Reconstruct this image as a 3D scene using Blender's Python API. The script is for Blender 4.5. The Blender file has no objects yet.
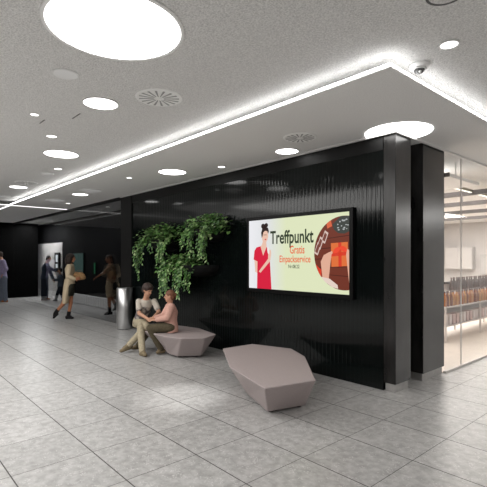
import bpy, bmesh, math, random
from mathutils import Vector, Matrix, Euler
random.seed(7)
C = bpy.context.scene.collection
PI = math.pi

# ------------------------------------------------------------------ camera
THETA = 0.844346                       # camera heading, left of +Y
cam_d = bpy.data.cameras.new('camera')
cam = bpy.data.objects.new('camera', cam_d)
C.objects.link(cam)
cam.location = (0, 0, 1.6)
cam.rotation_euler = (PI/2, 0, THETA)
cam_d.sensor_fit = 'HORIZONTAL'
cam_d.sensor_width = 36.0
cam_d.lens = 36.0*430.5/487.0
cam_d.shift_y = 16.0/487.0
cam_d.clip_start = 0.05
cam_d.clip_end = 200
bpy.context.scene.camera = cam

# ------------------------------------------------------------------ world, lights, exposure
w = bpy.data.worlds.new('world'); bpy.context.scene.world = w
w.use_nodes = True
w.node_tree.nodes['Background'].inputs[0].default_value = (0.93, 0.96, 1.0, 1)
w.node_tree.nodes['Background'].inputs[1].default_value = 0.25
vs = bpy.context.scene.view_settings
vs.view_transform = 'Standard'; vs.look = 'None'; vs.gamma = 1.0
vs.use_curve_mapping = False
vs.exposure = 0.0

def area(name, loc, sx, sy, power, col=(1, 0.985, 0.96), rot=(0, 0, 0)):
    l = bpy.data.lights.new(name, 'AREA'); l.shape = 'RECTANGLE'
    l.size = sx; l.size_y = sy; l.energy = power; l.color = col
    o = bpy.data.objects.new(name, l); C.objects.link(o)
    o.location = loc; o.rotation_euler = rot
    return o
area('hall_fill', (-2.0, -2.6, 3.2), 3.0, 2.0, 200)  # unseen area lamps, added to fill the hall with light
area('hall_fill', (-7.2, -0.9, 3.2), 6.0, 4.0, 390)
area('hall_fill', (-12.0, -2.2, 3.2), 2.5, 5.0, 55)
area('hall_fill', (3.5, 5.0, 3.2), 3.0, 3.0, 230)
area('hall_fill', (3.2, 15.5, 3.2), 4.0, 3.0, 420)  # added to light the far wall, so the pillars mirror a glow
area('store_light', (-5.6, 9.6, 3.1), 4.5, 5.0, 420, (1, 0.96, 0.92))
area('store_light', (-5.6, 15.0, 3.1), 4.5, 4.0, 420, (1, 0.96, 0.92))
area('foyer_fill', (-18.6, 5.25, 3.05), 2.2, 0.5, 190)  # unseen lamps, added to brighten the foyer panel and ribbed base
area('foyer_fill', (-13.4, 5.25, 3.05), 3.0, 0.4, 45)
sp = bpy.data.lights.new('added_floor_spot', 'SPOT'); sp.energy = 330; sp.spot_size = math.radians(24); sp.spot_blend = 1.0  # added spot with no fitting, lays the bright patch on the tiles
sp.shadow_soft_size = 0.04; sp.color = (1, 0.99, 0.97)
spo = bpy.data.objects.new('added_floor_spot', sp); C.objects.link(spo)
spo.location = (-4.25, 2.80, 3.2); spo.rotation_euler = (0, 0, 0)

# ------------------------------------------------------------------ materials
def nodes(m):
    m.use_nodes = True
    return m.node_tree.nodes, m.node_tree.links
def setin(n, names, v):
    for k in names:
        if k in n.inputs:
            n.inputs[k].default_value = v; return
def mat(name, col, rough=0.5, metal=0.0, spec=0.5, vary=0.0, scale=20.0, bump=0.0, aniso=None, ior=1.5):
    m = bpy.data.materials.new(name); N, L = nodes(m)
    b = N['Principled BSDF']
    b.inputs['Base Color'].default_value = (*col, 1)
    b.inputs['Roughness'].default_value = rough
    b.inputs['Metallic'].default_value = metal
    b.inputs['IOR'].default_value = ior
    setin(b, ['Specular IOR Level', 'Specular'], spec)
    if vary or bump:
        tc = N.new('ShaderNodeTexCoord'); mp = N.new('ShaderNodeMapping')
        mp.inputs['Scale'].default_value = aniso or (1, 1, 1)
        nz = N.new('ShaderNodeTexNoise'); nz.inputs['Scale'].default_value = scale; nz.inputs['Detail'].default_value = 5
        L.new(tc.outputs['Object'], mp.inputs[0]); L.new(mp.outputs[0], nz.inputs['Vector'])
        if vary:
            r = N.new('ShaderNodeValToRGB')
            r.color_ramp.elements[0].position = 0.3; r.color_ramp.elements[1].position = 0.7
            r.color_ramp.elements[0].color = (*[max(0, c*(1-vary)) for c in col], 1)
            r.color_ramp.elements[1].color = (*[min(1, c*(1+vary)) for c in col], 1)
            L.new(nz.outputs['Fac'], r.inputs[0]); L.new(r.outputs[0], b.inputs['Base Color'])
        if bump:
            bp = N.new('ShaderNodeBump'); bp.inputs['Strength'].default_value = bump; bp.inputs['Distance'].default_value = 0.01
            L.new(nz.outputs['Fac'], bp.inputs['Height']); L.new(bp.outputs[0], b.inputs['Normal'])
    return m
def emit(name, col, s):
    m = bpy.data.materials.new(name); N, L = nodes(m)
    b = N['Principled BSDF']
    b.inputs['Base Color'].default_value = (*[c*0.5 for c in col], 1)
    b.inputs['Roughness'].default_value = 0.4
    b.inputs['Emission Color'].default_value = (*col, 1)
    b.inputs['Emission Strength'].default_value = s
    return m
def glass_mat(name, tint, refl_rough=0.02, ior=1.5):
    m = bpy.data.materials.new(name); N, L = nodes(m)
    out = N['Material Output']; N.remove(N['Principled BSDF'])
    tr = N.new('ShaderNodeBsdfTransparent'); tr.inputs[0].default_value = (*tint, 1)
    gl = N.new('ShaderNodeBsdfGlossy'); gl.inputs['Roughness'].default_value = refl_rough
    fr = N.new('ShaderNodeFresnel'); fr.inputs[0].default_value = ior
    ge = N.new('ShaderNodeNewGeometry')
    inv = N.new('ShaderNodeMath'); inv.operation = 'SUBTRACT'; inv.inputs[0].default_value = 1
    mu = N.new('ShaderNodeMath'); mu.operation = 'MULTIPLY'
    L.new(ge.outputs['Backfacing'], inv.inputs[1]); L.new(inv.outputs[0], mu.inputs[0]); L.new(fr.outputs[0], mu.inputs[1])
    mx = N.new('ShaderNodeMixShader')
    L.new(mu.outputs[0], mx.inputs[0]); L.new(tr.outputs[0], mx.inputs[1]); L.new(gl.outputs[0], mx.inputs[2])
    L.new(mx.outputs[0], out.inputs[0])
    return m
def floor_mat():
    m = bpy.data.materials.new('stone_tile'); N, L = nodes(m); b = N['Principled BSDF']
    tc = N.new('ShaderNodeTexCoord'); sx = N.new('ShaderNodeSeparateXYZ'); L.new(tc.outputs['Object'], sx.inputs[0])
    def math_(op, a, bv):
        n = N.new('ShaderNodeMath'); n.operation = op
        for i, v in enumerate((a, bv)):
            if v is None: continue
            if hasattr(v, 'is_linked'): L.new(v, n.inputs[i])
            else: n.inputs[i].default_value = v
        return n.outputs[0]
    T = 0.6145
    gx = math_('DIVIDE', math_('ADD', sx.outputs[0], 1.668+100*T), T)
    gy = math_('DIVIDE', math_('ADD', sx.outputs[1], -1.44+100*T), T)
    def line(g, wd):
        f = math_('FRACT', g, None)
        d = math_('MINIMUM', f, math_('SUBTRACT', 1.0, f))
        return math_('LESS_THAN', d, wd)
    grout = math_('MAXIMUM', math_('MULTIPLY', line(gx, 0.0048), 0.9), line(gy, 0.0075))
    cv = N.new('ShaderNodeCombineXYZ'); L.new(math_('FLOOR', gx, None), cv.inputs[0]); L.new(math_('FLOOR', gy, None), cv.inputs[1])
    wn = N.new('ShaderNodeTexWhiteNoise'); L.new(cv.outputs[0], wn.inputs['Vector'])
    off = N.new('ShaderNodeVectorMath'); off.operation = 'MULTIPLY_ADD'
    L.new(wn.outputs['Color'], off.inputs[0]); off.inputs[1].default_value = (9, 9, 9); L.new(tc.outputs['Object'], off.inputs[2])
    n1 = N.new('ShaderNodeTexNoise'); n1.inputs['Scale'].default_value = 15; n1.inputs['Detail'].default_value = 8; n1.inputs['Roughness'].default_value = 0.65
    L.new(off.outputs[0], n1.inputs['Vector'])
    r1 = N.new('ShaderNodeValToRGB'); e = r1.color_ramp.elements
    e[0].position = 0.36; e[0].color = (0.30, 0.293, 0.286, 1); e[1].position = 0.64; e[1].color = (0.46, 0.452, 0.444, 1)
    L.new(n1.outputs['Fac'], r1.inputs[0])
    vo = N.new('ShaderNodeTexVoronoi'); vo.inputs['Scale'].default_value = 60; L.new(off.outputs[0], vo.inputs['Vector'])
    n2 = N.new('ShaderNodeTexNoise'); n2.inputs['Scale'].default_value = 16; L.new(off.outputs[0], n2.inputs['Vector'])
    chip = math_('MULTIPLY', math_('LESS_THAN', vo.outputs['Distance'], 0.36), math_('GREATER_THAN', n2.outputs['Fac'], 0.55))
    mx = N.new('ShaderNodeMixRGB'); L.new(math_('MULTIPLY', chip, 0.65), mx.inputs[0]); L.new(r1.outputs[0], mx.inputs[1]); mx.inputs[2].default_value = (0.60, 0.59, 0.58, 1)
    tv = N.new('ShaderNodeMixRGB'); tv.blend_type = 'MULTIPLY'; tv.inputs[0].default_value = 1
    L.new(mx.outputs[0], tv.inputs[1])
    k = math_('ADD', math_('MULTIPLY', wn.outputs['Value'], 0.10), 0.93)
    cc = N.new('ShaderNodeCombineXYZ')
    for i in range(3): L.new(k, cc.inputs[i])
    L.new(cc.outputs[0], tv.inputs[2])
    fx = N.new('ShaderNodeMixRGB'); L.new(grout, fx.inputs[0]); L.new(tv.outputs[0], fx.inputs[1]); fx.inputs[2].default_value = (0.06, 0.055, 0.05, 1)
    L.new(fx.outputs[0], b.inputs['Base Color'])
    rr = math_('ADD', math_('MULTIPLY', n1.outputs['Fac'], 0.12), 0.27)
    L.new(math_('ADD', rr, math_('MULTIPLY', grout, 0.4)), b.inputs['Roughness'])
    return m
def plaster_mat(name, col, sc=42, bump=0.45, vary=0.2):
    m = mat(name, col, 0.85, vary=vary, scale=sc, bump=bump, spec=0.2)
    return m
def leaf_mat(name, cols):
    m = bpy.data.materials.new(name); N, L = nodes(m); b = N['Principled BSDF']
    ge = N.new('ShaderNodeNewGeometry'); r = N.new('ShaderNodeValToRGB')
    el = r.color_ramp.elements
    el[0].color = (*cols[0], 1); el[1].color = (*cols[-1], 1)
    for i, c in enumerate(cols[1:-1]):
        x = el.new((i+1)/(len(cols)-1)); x.color = (*c, 1)
    L.new(ge.outputs['Random Per Island'], r.inputs[0]); L.new(r.outputs[0], b.inputs['Base Color'])
    b.inputs['Roughness'].default_value = 0.42
    setin(b, ['Subsurface Weight'], 0.0)
    return m

M = dict(
    floor=floor_mat(),
    ceil=plaster_mat('ceiling_spray_plaster', (0.72, 0.715, 0.705), 85, 0.9, 0.24),
    soffit=plaster_mat('soffit_plaster', (0.80, 0.795, 0.785), 85, 0.4, 0.10),
    trimw=mat('white_trim', (0.72, 0.71, 0.70), 0.45),
    white=mat('white_enamel', (0.93, 0.93, 0.92), 0.4),
    offw=mat('offwhite_enamel', (0.66, 0.66, 0.65), 0.5),
    slot=mat('dark_slot', (0.10, 0.10, 0.10), 0.7),
    lamp=emit('lamp_diffuser', (1, 0.99, 0.97), 7.0),
    spotl=emit('downlight_lens', (1, 0.99, 0.97), 4.0),
    led=emit('led_strip', (1, 0.995, 0.985), 8.5),
    led2=emit('recessed_strip', (1, 0.995, 0.985), 1.8),
    blackrib=mat('black_fluted_panel', (0.0035, 0.0052, 0.0050), 0.09, spec=0.26, vary=0.15, scale=3),
    black=mat('matte_black', (0.006, 0.006, 0.006), 0.5, spec=0.3),
    blackwall=mat('black_end_wall', (0.0025, 0.0025, 0.0025), 0.9, spec=0.03),
    steel=mat('blackened_steel', (0.026, 0.025, 0.0245), 0.24, 0.35, vary=0.45, scale=9, aniso=(1, 1, 0.25), bump=0.05),
    plinth=mat('stone_plinth', (0.30, 0.29, 0.28), 0.4, vary=0.15, scale=14),
    bench=mat('mauve_grey_upholstery', (0.37, 0.315, 0.31), 0.62, vary=0.06, scale=90, bump=0.04, spec=0.3),
    cover=emit('faint_glow_cover', (1, 0.99, 0.97), 0.16),  # faint glow added so blank discs come out brighter than the ceiling
    benchdark=mat('bench_glide', (0.05, 0.045, 0.045), 0.6),
    brushed=mat('brushed_stainless_steel', (0.62, 0.62, 0.62), 0.30, 1.0, vary=0.08, scale=8, aniso=(30, 30, 0.4)),
    pot=mat('black_pot', (0.004, 0.004, 0.004), 0.7, spec=0.15),
    leaf=leaf_mat('ivy_leaf', [(0.02, 0.065, 0.014), (0.045, 0.13, 0.025), (0.09, 0.22, 0.045), (0.17, 0.32, 0.09), (0.36, 0.48, 0.22)]),
    stem=mat('ivy_stem', (0.09, 0.14, 0.04), 0.6),
    glassdark=glass_mat('tinted_glass', (0.66, 0.67, 0.68)),
    glass=glass_mat('clear_glass', (0.985, 0.985, 0.98)),
    joint=mat('glass_joint', (0.85, 0.82, 0.80), 0.4),
)
SK = dict(
    fair=mat('skin_fair', (0.50, 0.27, 0.18), 0.55, vary=0.05, scale=30, spec=0.3),
    tan=mat('skin_tan', (0.40, 0.17, 0.09), 0.5, vary=0.05, scale=30, spec=0.3),
    eye=mat('eye_dark', (0.02, 0.015, 0.012), 0.3),
    lip=mat('lip', (0.36, 0.12, 0.10), 0.5),
)
def cloth(name, col, vary=0.18, sc=35): return mat(name, col, 0.85, vary=vary, scale=sc, bump=0.25, spec=0.15)

# ------------------------------------------------------------------ mesh helpers
def link(name, me, m, parent=None):
    o = bpy.data.objects.new(name, me); C.objects.link(o)
    if m is not None and not me.materials: me.materials.append(m)
    if parent is not None: o.parent = parent
    return o
def obj(name, bm, m, parent=None, smooth=False):
    bmesh.ops.recalc_face_normals(bm, faces=bm.faces[:])
    me = bpy.data.meshes.new(name); bm.to_mesh(me); bm.free()
    if smooth:
        for p in me.polygons: p.use_smooth = True
    return link(name, me, m, parent)
def tag(o, label, cat, group=None):
    o['label'] = label; o['category'] = cat
    if group: o['group'] = group
    return o
def thing(name, label, cat, loc=(0, 0, 0), rotz=0, group=None):
    o = bpy.data.objects.new(name, None); C.objects.link(o)
    o.empty_display_size = 0.1
    o.location = loc; o.rotation_euler = (0, 0, rotz)
    return tag(o, label, cat, group)
def struct(name, bm, m):
    o = obj(name, bm, m); o['kind'] = 'structure'; return o
def box(bm, x0, x1, y0, y1, z0, z1):
    v = [bm.verts.new((x, y, z)) for z in (z0, z1) for y in (y0, y1) for x in (x0, x1)]
    for f in ((0, 2, 3, 1), (4, 5, 7, 6), (0, 1, 5, 4), (2, 6, 7, 3), (0, 4, 6, 2), (1, 3, 7, 5)):
        bm.faces.new([v[i] for i in f])
    return bm
def B(*a):
    return box(bmesh.new(), *a)
def bevel(bm, w, seg=2, ang=0.5):
    bmesh.ops.recalc_face_normals(bm, faces=bm.faces[:])
    ed = [e for e in bm.edges if len(e.link_faces) == 2 and e.calc_face_angle(0) > ang]
    bmesh.ops.bevel(bm, geom=ed, offset=w, segments=seg, affect='EDGES', profile=0.5, clamp_overlap=True)
    return bm
def prism(bm, pts, z0, z1):
    a = [bm.verts.new((x, y, z0)) for x, y in pts]; b = [bm.verts.new((x, y, z1)) for x, y in pts]
    bm.faces.new(a[::-1]); bm.faces.new(b); n = len(pts)
    for i in range(n): bm.faces.new((a[i], a[(i+1) % n], b[(i+1) % n], b[i]))
    return bm
def lathe(bm, prof, n=40, c=(0, 0, 0)):
    rings = []
    for r, z in prof:
        if r < 1e-6: rings.append([bm.verts.new((c[0], c[1], c[2]+z))])
        else: rings.append([bm.verts.new((c[0]+r*math.cos(2*PI*i/n), c[1]+r*math.sin(2*PI*i/n), c[2]+z)) for i in range(n)])
    for a, b in zip(rings, rings[1:]):
        for i in range(n):
            j = (i+1) % n
            if len(a) == 1 and len(b) == 1: continue
            if len(a) == 1: bm.faces.new((a[0], b[j], b[i]))
            elif len(b) == 1: bm.faces.new((a[i], a[j], b[0]))
            else: bm.faces.new((a[i], a[j], b[j], b[i]))
    return bm
def frame_of(d):
    d = Vector(d).normalized()
    u = d.cross(Vector((0, 0, 1)))
    if u.length < 1e-3: u = Vector((1, 0, 0))
    u.normalize()
    return u, u.cross(d).normalized(), d
def tube(bm, pts, rad, n=8):
    pts = [Vector(p) for p in pts]
    if not isinstance(rad, (list, tuple)): rad = [rad]*len(pts)
    rings = []
    for i, p in enumerate(pts):
        d = pts[min(i+1, len(pts)-1)]-pts[max(i-1, 0)]
        u, v, _ = frame_of(d)
        rings.append([bm.verts.new(p+(u*math.cos(2*PI*k/n)+v*math.sin(2*PI*k/n))*rad[i]) for k in range(n)])
    for a, b in zip(rings, rings[1:]):
        for k in range(n): bm.faces.new((a[k], a[(k+1) % n], b[(k+1) % n], b[k]))
    bm.faces.new(rings[0][::-1]); bm.faces.new(rings[-1])
    return bm
def ball(bm, c, r, rot=None, u=16, v=10):
    if not isinstance(r, (list, tuple)): r = (r, r, r)
    mtx = Matrix.Translation(Vector(c)) @ (rot.to_4x4() if rot else Matrix.Identity(4)) @ Matrix.Diagonal((*r, 1))
    bmesh.ops.create_uvsphere(bm, u_segments=u, v_segments=v, radius=1, matrix=mtx)
    return bm
def cap(bm, a, ra, b, rb):
    a = Vector(a); b = Vector(b)
    tube(bm, [a, b], [ra, rb], 14)
    ball(bm, a, ra, u=14, v=8); ball(bm, b, rb, u=14, v=8)
    return bm
def loft(bm, secs, L_, F_, n=24):
    """secs: (centre, half width along L_, half depth along F_)"""
    L_ = Vector(L_).normalized(); F_ = Vector(F_).normalized(); rings = []
    for c, a, b in secs:
        c = Vector(c)
        rings.append([bm.verts.new(c+L_*a*math.cos(2*PI*k/n)+F_*b*math.sin(2*PI*k/n)) for k in range(n)])
    for p, q in zip(rings, rings[1:]):
        for k in range(n): bm.faces.new((p[k], p[(k+1) % n], q[(k+1) % n], q[k]))
    bm.faces.new(rings[0][::-1]); bm.faces.new(rings[-1])
    return bm
def blob(name, bm, m, parent, voxel=0.008, it=4):
    """overlapping closed pieces -> one continuous smooth surface"""
    bmesh.ops.recalc_face_normals(bm, faces=bm.faces[:])
    me = bpy.data.meshes.new(name); bm.to_mesh(me); bm.free()
    o = bpy.data.objects.new(name, me); C.objects.link(o)
    r = o.modifiers.new('r', 'REMESH'); r.mode = 'VOXEL'; r.voxel_size = voxel; r.use_smooth_shade = True
    if it:
        s = o.modifiers.new('s', 'SMOOTH'); s.factor = 0.5; s.iterations = it
    dg = bpy.context.evaluated_depsgraph_get(); dg.update()
    me2 = bpy.data.meshes.new_from_object(o.evaluated_get(dg))
    me2.name = name
    o.modifiers.clear(); o.data = me2; bpy.data.meshes.remove(me)
    for p in me2.polygons: p.use_smooth = True
    me2.materials.clear(); me2.materials.append(m)
    o.parent = parent
    return o

# ------------------------------------------------------------------ setting
ZS, ZC, YW, XP = 3.13, 3.25, 4.77, -2.65      # soffit, ceiling, main wall, right face
struct('floor', B(-24, 10, -6.2, 20, -0.08, 0), M['floor'])
struct('ceiling', B(-24, 10, -6.2, 20, ZC, ZC+0.1), M['ceil'])
struct('ceiling_soffit', prism(bmesh.new(), [(-1.78, 3.14), (-1.78, 20), (-24, 20), (-24, -6.2), (-13.4, -6.2), (-13.4, 3.14)], ZS, ZS+0.013), M['soffit'])
struct('ceiling_coffer', prism(bmesh.new(), [(-2.2, 3.56), (-2.2, 20), (-24, 20), (-24, -6.2), (-13.8, -6.2), (-13.8, 3.56)], ZS+0.013, ZC), M['soffit'])
struct('wall_back', B(-24, 10, -6.3, -6.2, 0, ZC), mat('dark_grey_wall', (0.035, 0.036, 0.038), 0.6, vary=0.1, scale=2))
struct('wall_right', B(10, 10.1, -6.2, 20, 0, ZC), mat('grey_wall', (0.6, 0.59, 0.58), 0.7, vary=0.1, scale=2))
struct('wall_far', B(-2.6, 10, 20, 20.1, 0, ZC), mat('bright_far_wall', (0.75, 0.74, 0.73), 0.7, vary=0.1, scale=1))
struct('wall_left', B(-20.0, -19.8, -6.2, 5.72, 0, ZS), M['blackwall'])
# fluted main wall
bm = bmesh.new()
prof = []; x = -9.32; P = 0.065
while x < -2.80-1e-6:
    for dx, dy in ((0, 0.0), (0.008, -0.0016), (0.043, -0.0016), (0.051, 0.0)):
        prof.append((min(x+dx, -2.80), YW+dy+0.006))
    x += P
lo = [bm.verts.new((a, b, 0.0)) for a, b in prof]; hi = [bm.verts.new((a, b, 2.94)) for a, b in prof]
for i in range(len(prof)-1): bm.faces.new((lo[i], lo[i+1], hi[i+1], hi[i]))
r0 = [bm.verts.new((prof[0][0], YW+0.10, z)) for z in (0, 2.94)]; r1 = [bm.verts.new((-2.80, YW+0.10, z)) for z in (0, 2.94)]
bm.faces.new((lo[0], hi[0], r0[1], r0[0])); bm.faces.new((lo[-1], r1[0], r1[1], hi[-1]))
bm.faces.new((r0[0], r0[1], r1[1], r1[0])); bm.faces.new(hi+[r1[1], r0[1]]); bm.faces.new(lo+[r1[0], r0[0]])
struct('wall_front', bm, M['blackrib'])
struct('trim_1', B(-9.32, -2.80, YW-0.004, YW+0.10, 2.94, ZS), M['black'])
struct('wall_core', B(-9.32, -2.98, YW+0.10, 6.14, 0, ZS), M['black'])
struct('trim_2', B(-9.86, -9.32, YW-0.02, 6.14, 0, ZS), M['black'])
bm = bmesh.new()
prism(bm, [(-9.86, YW-0.05), (-2.6, YW-0.05), (-2.6, 12), (-2.63, 12), (-2.63, YW-0.02), (-9.86, YW-0.02)], ZS-0.025, ZS)
struct('trim_3', bm, M['trimw'])
struct('trim_4', B(-19.8, -9.86, YW-0.03, YW+0.03, ZS-0.07, ZS), M['black'])

# foyer behind the dark glass
struct('window_1', B(-19.78, -9.88, YW, YW+0.012, 0.0, ZS-0.07), M['glassdark'])
struct('wall_foyer', B(-21.8, -9.86, 5.98, 6.14, 0, ZS), mat('black_ribbed_backwall', (0.005, 0.005, 0.0055), 0.8, spec=0.05))
bm = bmesh.new()
for i in range(28):
    x = -21.7+i*0.15
    if x+0.146 < -17.4: box(bm, x, x+0.146, 5.95, 5.98, 0.30, 2.28)
struct('wall_panel', bm, mat('pale_ribbed_panel', (0.50, 0.48, 0.47), 0.5, vary=0.08, scale=3))
struct('baseboard_foyer', B(-21.7, -17.5, 5.94, 5.98, 0.0, 0.29), mat('pale_base', (0.75, 0.74, 0.73), 0.5))
bm = bmesh.new()
for i in range(31):
    x = -16.3+i*0.2
    box(bm, x, x+0.165, 5.86, 5.98, 0.02, 0.34)
struct('baseboard_ribbed', bm, mat('white_base_panel', (0.85, 0.84, 0.83), 0.5))

# ------------------------------------------------------------------ pillars
def pillar(label, x0, x1, y0, y1):
    t = thing('pillar', label, 'pillar', ((x0+x1)/2, (y0+y1)/2, 0))
    cx, cy = (x0+x1)/2, (y0+y1)/2
    obj('cladding', bevel(B(x0-cx, x1-cx, y0-cy, y1-cy, 0.10, ZS-0.001), 0.004, 1), M['steel'], t)
    obj('plinth', B(x0-cx+0.02, x1-cx-0.02, y0-cy+0.015, y1-cy-0.03, 0, 0.10), M['plinth'], t)
pillar('dark blackened metal pillar at the right end of the fluted wall', -2.795, -2.635, YW, 5.14)
pillar('dark metal pillar between the black recess and the clear shop window', -2.975, XP, 5.50, 6.13)

# ------------------------------------------------------------------ ceiling lights
def led(label, boxes, m='led', off=(0, 0.021)):
    t = thing('light_strip', label, 'light strip', (boxes[0][0], boxes[0][2], boxes[0][4]), 0, None)
    bm = bmesh.new(); x, y, z = t.location
    for a in boxes: box(bm, a[0]-x, a[1]-x, a[2]-y, a[3]-y, a[4]-z, a[5]-z)
    obj('diffuser', bm, M[m], t)
    bm = bmesh.new(); dx, dy = off
    for a in boxes: box(bm, a[0]-x+dx, a[1]-x+dx, a[2]-y+dy, a[3]-y+dy, a[4]-z, a[4]-z+0.005)
    obj('channel', bm, M['white'], t)
led('long glowing light strip along the dropped ceiling edge above the fluted wall', [(-13.38, -1.80, 3.125, 3.145, 3.143, 3.157)])
led('glowing light strip from the near ceiling corner out to the right', [(-1.795, -1.772, 3.125, 12.0, 3.143, 3.157)], off=(-0.024, 0.02))
led('glowing light strip crossing the ceiling at far left, towards the dark glass', [(-13.42, -13.38, -6.0, 4.70, 3.118, 3.129)], 'led2', (-0.041, 0))
led('short glowing light strip running on to the black end wall', [(-19.75, -13.43, 3.12, 3.16, 3.118, 3.129)], 'led2', (0, 0.041))

def disc_light(x, y, z, r, label, group=None, m='lamp', rim=0.012, drop=0.012):
    t = thing('ceiling_light', label, 'ceiling light', (x, y, z), 0, group)
    obj('frame', lathe(bmesh.new(), [(r, 0), (r+rim, 0), (r+rim, -drop), (r, -drop), (r, 0)], 64), M['white'], t, True)
    obj('diffuser', lathe(bmesh.new(), [(r*0.999, 0), (r*0.999, -drop*0.6), (0, -drop*0.6)], 64), M[m], t)
    return t
disc_light(-2.904, 1.357, ZC, 0.463, 'largest round ceiling light, cut off by the top of the photo', rim=0.026)
disc_light(-4.394, 1.89, ZC, 0.172, 'round ceiling light between the blank grey disc and the large slotted vent')
disc_light(-6.912, 2.337, ZC, 0.248, 'round ceiling light above the long light strip, halfway to the far end')
disc_light(-10.70, 2.671, ZC, 0.178, 'far round ceiling light next to the strip crossing at the left')
disc_light(-10.07, 3.838, ZS, 0.172, 'round light in the dropped ceiling, beside a grey disc, far left')
disc_light(-6.434, 4.057, ZS, 0.235, 'round light in the dropped ceiling above the ivy planters')
disc_light(-4.126, 4.485, ZS, 0.158, 'round light in the dropped ceiling beside the slotted vent, above the screen')
disc_light(-1.416, 3.362, ZC, 0.062, 'small oval-looking round light alone at upper right', m='spotl')
for (x, y, z, r, lab) in ((-5.22, 1.47, ZC, 0.042, 'tiny downlight below the blank grey ceiling disc'),
                          (-5.99, 1.90, ZC, 0.062, 'small downlight just above the mid-ceiling round light'),
                          (-8.07, 2.67, ZC, 0.065, 'small downlight just below the mid-ceiling round light'),
                          (-7.42, 3.74, ZS, 0.05, 'tiny downlight in the dropped ceiling left of the light above the ivy'),
                          (-5.53, 4.43, ZS, 0.06, 'small downlight in the dropped ceiling right of the light above the ivy'),
                          (-11.9, 4.2, ZS, 0.06, 'small downlight in the dropped ceiling over the dark glass')):
    disc_light(x, y, z, r, lab, m='spotl', rim=0.008)
# half-moon light cut by the wall corner
t = thing('ceiling_light', 'bright half-moon light around the wall corner at right', 'ceiling light', (-2.63, 4.82, ZS))
cx, cy, r = -2.62, 4.80, 0.385
bm = bmesh.new()
pts = [(r*math.cos(a), r*math.sin(a)) for a in [math.radians(-180-7+i*(277+14-2)/60) for i in range(61)]]
pts = [p for p in pts if p[1] < YW-0.05-cy or p[0] > -2.6-cx]
pts += [(-2.6-cx, YW-0.05-cy)]
pts_a = [p for p in pts[:-1]]
prism(bm, pts_a+[(-2.6-cx+0.001, pts_a[-1][1]), (-2.6-cx+0.001, YW-0.052-cy), (pts_a[0][0], YW-0.052-cy)], -0.006, 0)
obj('diffuser', bm, M['lamp'], t)

def grey_disc(x, y, z, r, label):
    t = thing('ceiling_disc', label, 'ceiling cover', (x, y, z))
    obj('cover', lathe(bmesh.new(), [(r, 0), (r, -0.008), (r-0.006, -0.012), (0, -0.012)], 48), M['cover'], t)
    obj('rim', lathe(bmesh.new(), [(r, 0), (r+0.008, 0), (r+0.008, -0.006), (r, -0.006)], 48), M['offw'], t)
grey_disc(-3.91, 1.36, ZC, 0.105, 'blank grey disc under the largest ceiling light')
grey_disc(-8.67, 2.68, ZC, 0.11, 'faint grey disc near the far ceiling lights, upper ceiling')
grey_disc(-12.57, 2.79, ZC, 0.15, 'grey disc at the left edge above the strip crossing')
grey_disc(-9.37, 3.80, ZS, 0.22, 'grey disc beside the far light in the dropped ceiling')
grey_disc(-11.49, 3.73, ZS, 0.25, 'farthest grey disc in the dropped ceiling, near the light strip crossing')
def vent(x, y, z, r, label):
    t = thing('air_vent', label, 'air vent', (x, y, z))
    pl_ = obj('plate', lathe(bmesh.new(), [(r, 0), (r, -0.006), (r-0.01, -0.012), (0, -0.012)], 56), M['white'], t)
    bm = bmesh.new(); n = 16; plate = pl_
    for i in range(n):
        a = 2*PI*i/n+0.1
        def q(rr, off): return (rr*math.cos(a)-off*math.sin(a), rr*math.sin(a)+off*math.cos(a))
        prism(bm, [q(r*0.22, -r*0.018), q(r*0.86, -r*0.05), q(r*0.86, r*0.05), q(r*0.22, r*0.018)], -0.0135, -0.0121)
    obj('slots', bm, mat('vent_slot', (0.30, 0.30, 0.30), 0.7), plate)
    obj('hub', lathe(bmesh.new(), [(r*0.12, -0.012), (r*0.1, -0.018), (0, -0.018)], 24), M['white'], t)
vent(-3.85, 2.27, ZC, 0.235, 'large round slotted air vent in the upper ceiling')
vent(-10.0, 2.653, ZC, 0.235, 'far round air vent at upper left')
vent(-3.559, 4.107, ZS, 0.21, 'round slotted air vent in the dropped ceiling above the screen')
for (x, y, ang, ln, lab) in ((-4.98, 1.85, 0.0, 0.24, 'thin dark ceiling slot left of the slotted vent'), (-5.45, 1.62, 0.0, 0.18, 'thin dark ceiling slot beside the tiny downlight')):
    t = thing('ceiling_slot', lab, 'ceiling slot', (x, y, ZC), ang)
    obj('groove', B(-ln/2, ln/2, -0.006, 0.006, -0.003, 0), M['slot'], t)
    obj('lip', B(-ln/2-0.01, ln/2+0.01, 0.006, 0.012, -0.004, 0), M['offw'], t)
# dark ring edge at the top right
t = thing('ceiling_ring', 'dark curved ring at the top right edge of the photo', 'ceiling fitting', (-1.165, 2.717, ZC))
obj('ring', lathe(bmesh.new(), [(0.10, 0), (0.116, 0), (0.116, -0.006), (0.10, -0.006), (0.10, 0)], 48), M['slot'], t)
obj('cover', lathe(bmesh.new(), [(0.10, 0), (0.10, -0.004), (0, -0.004)], 48), M['ceil'], t)
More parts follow.
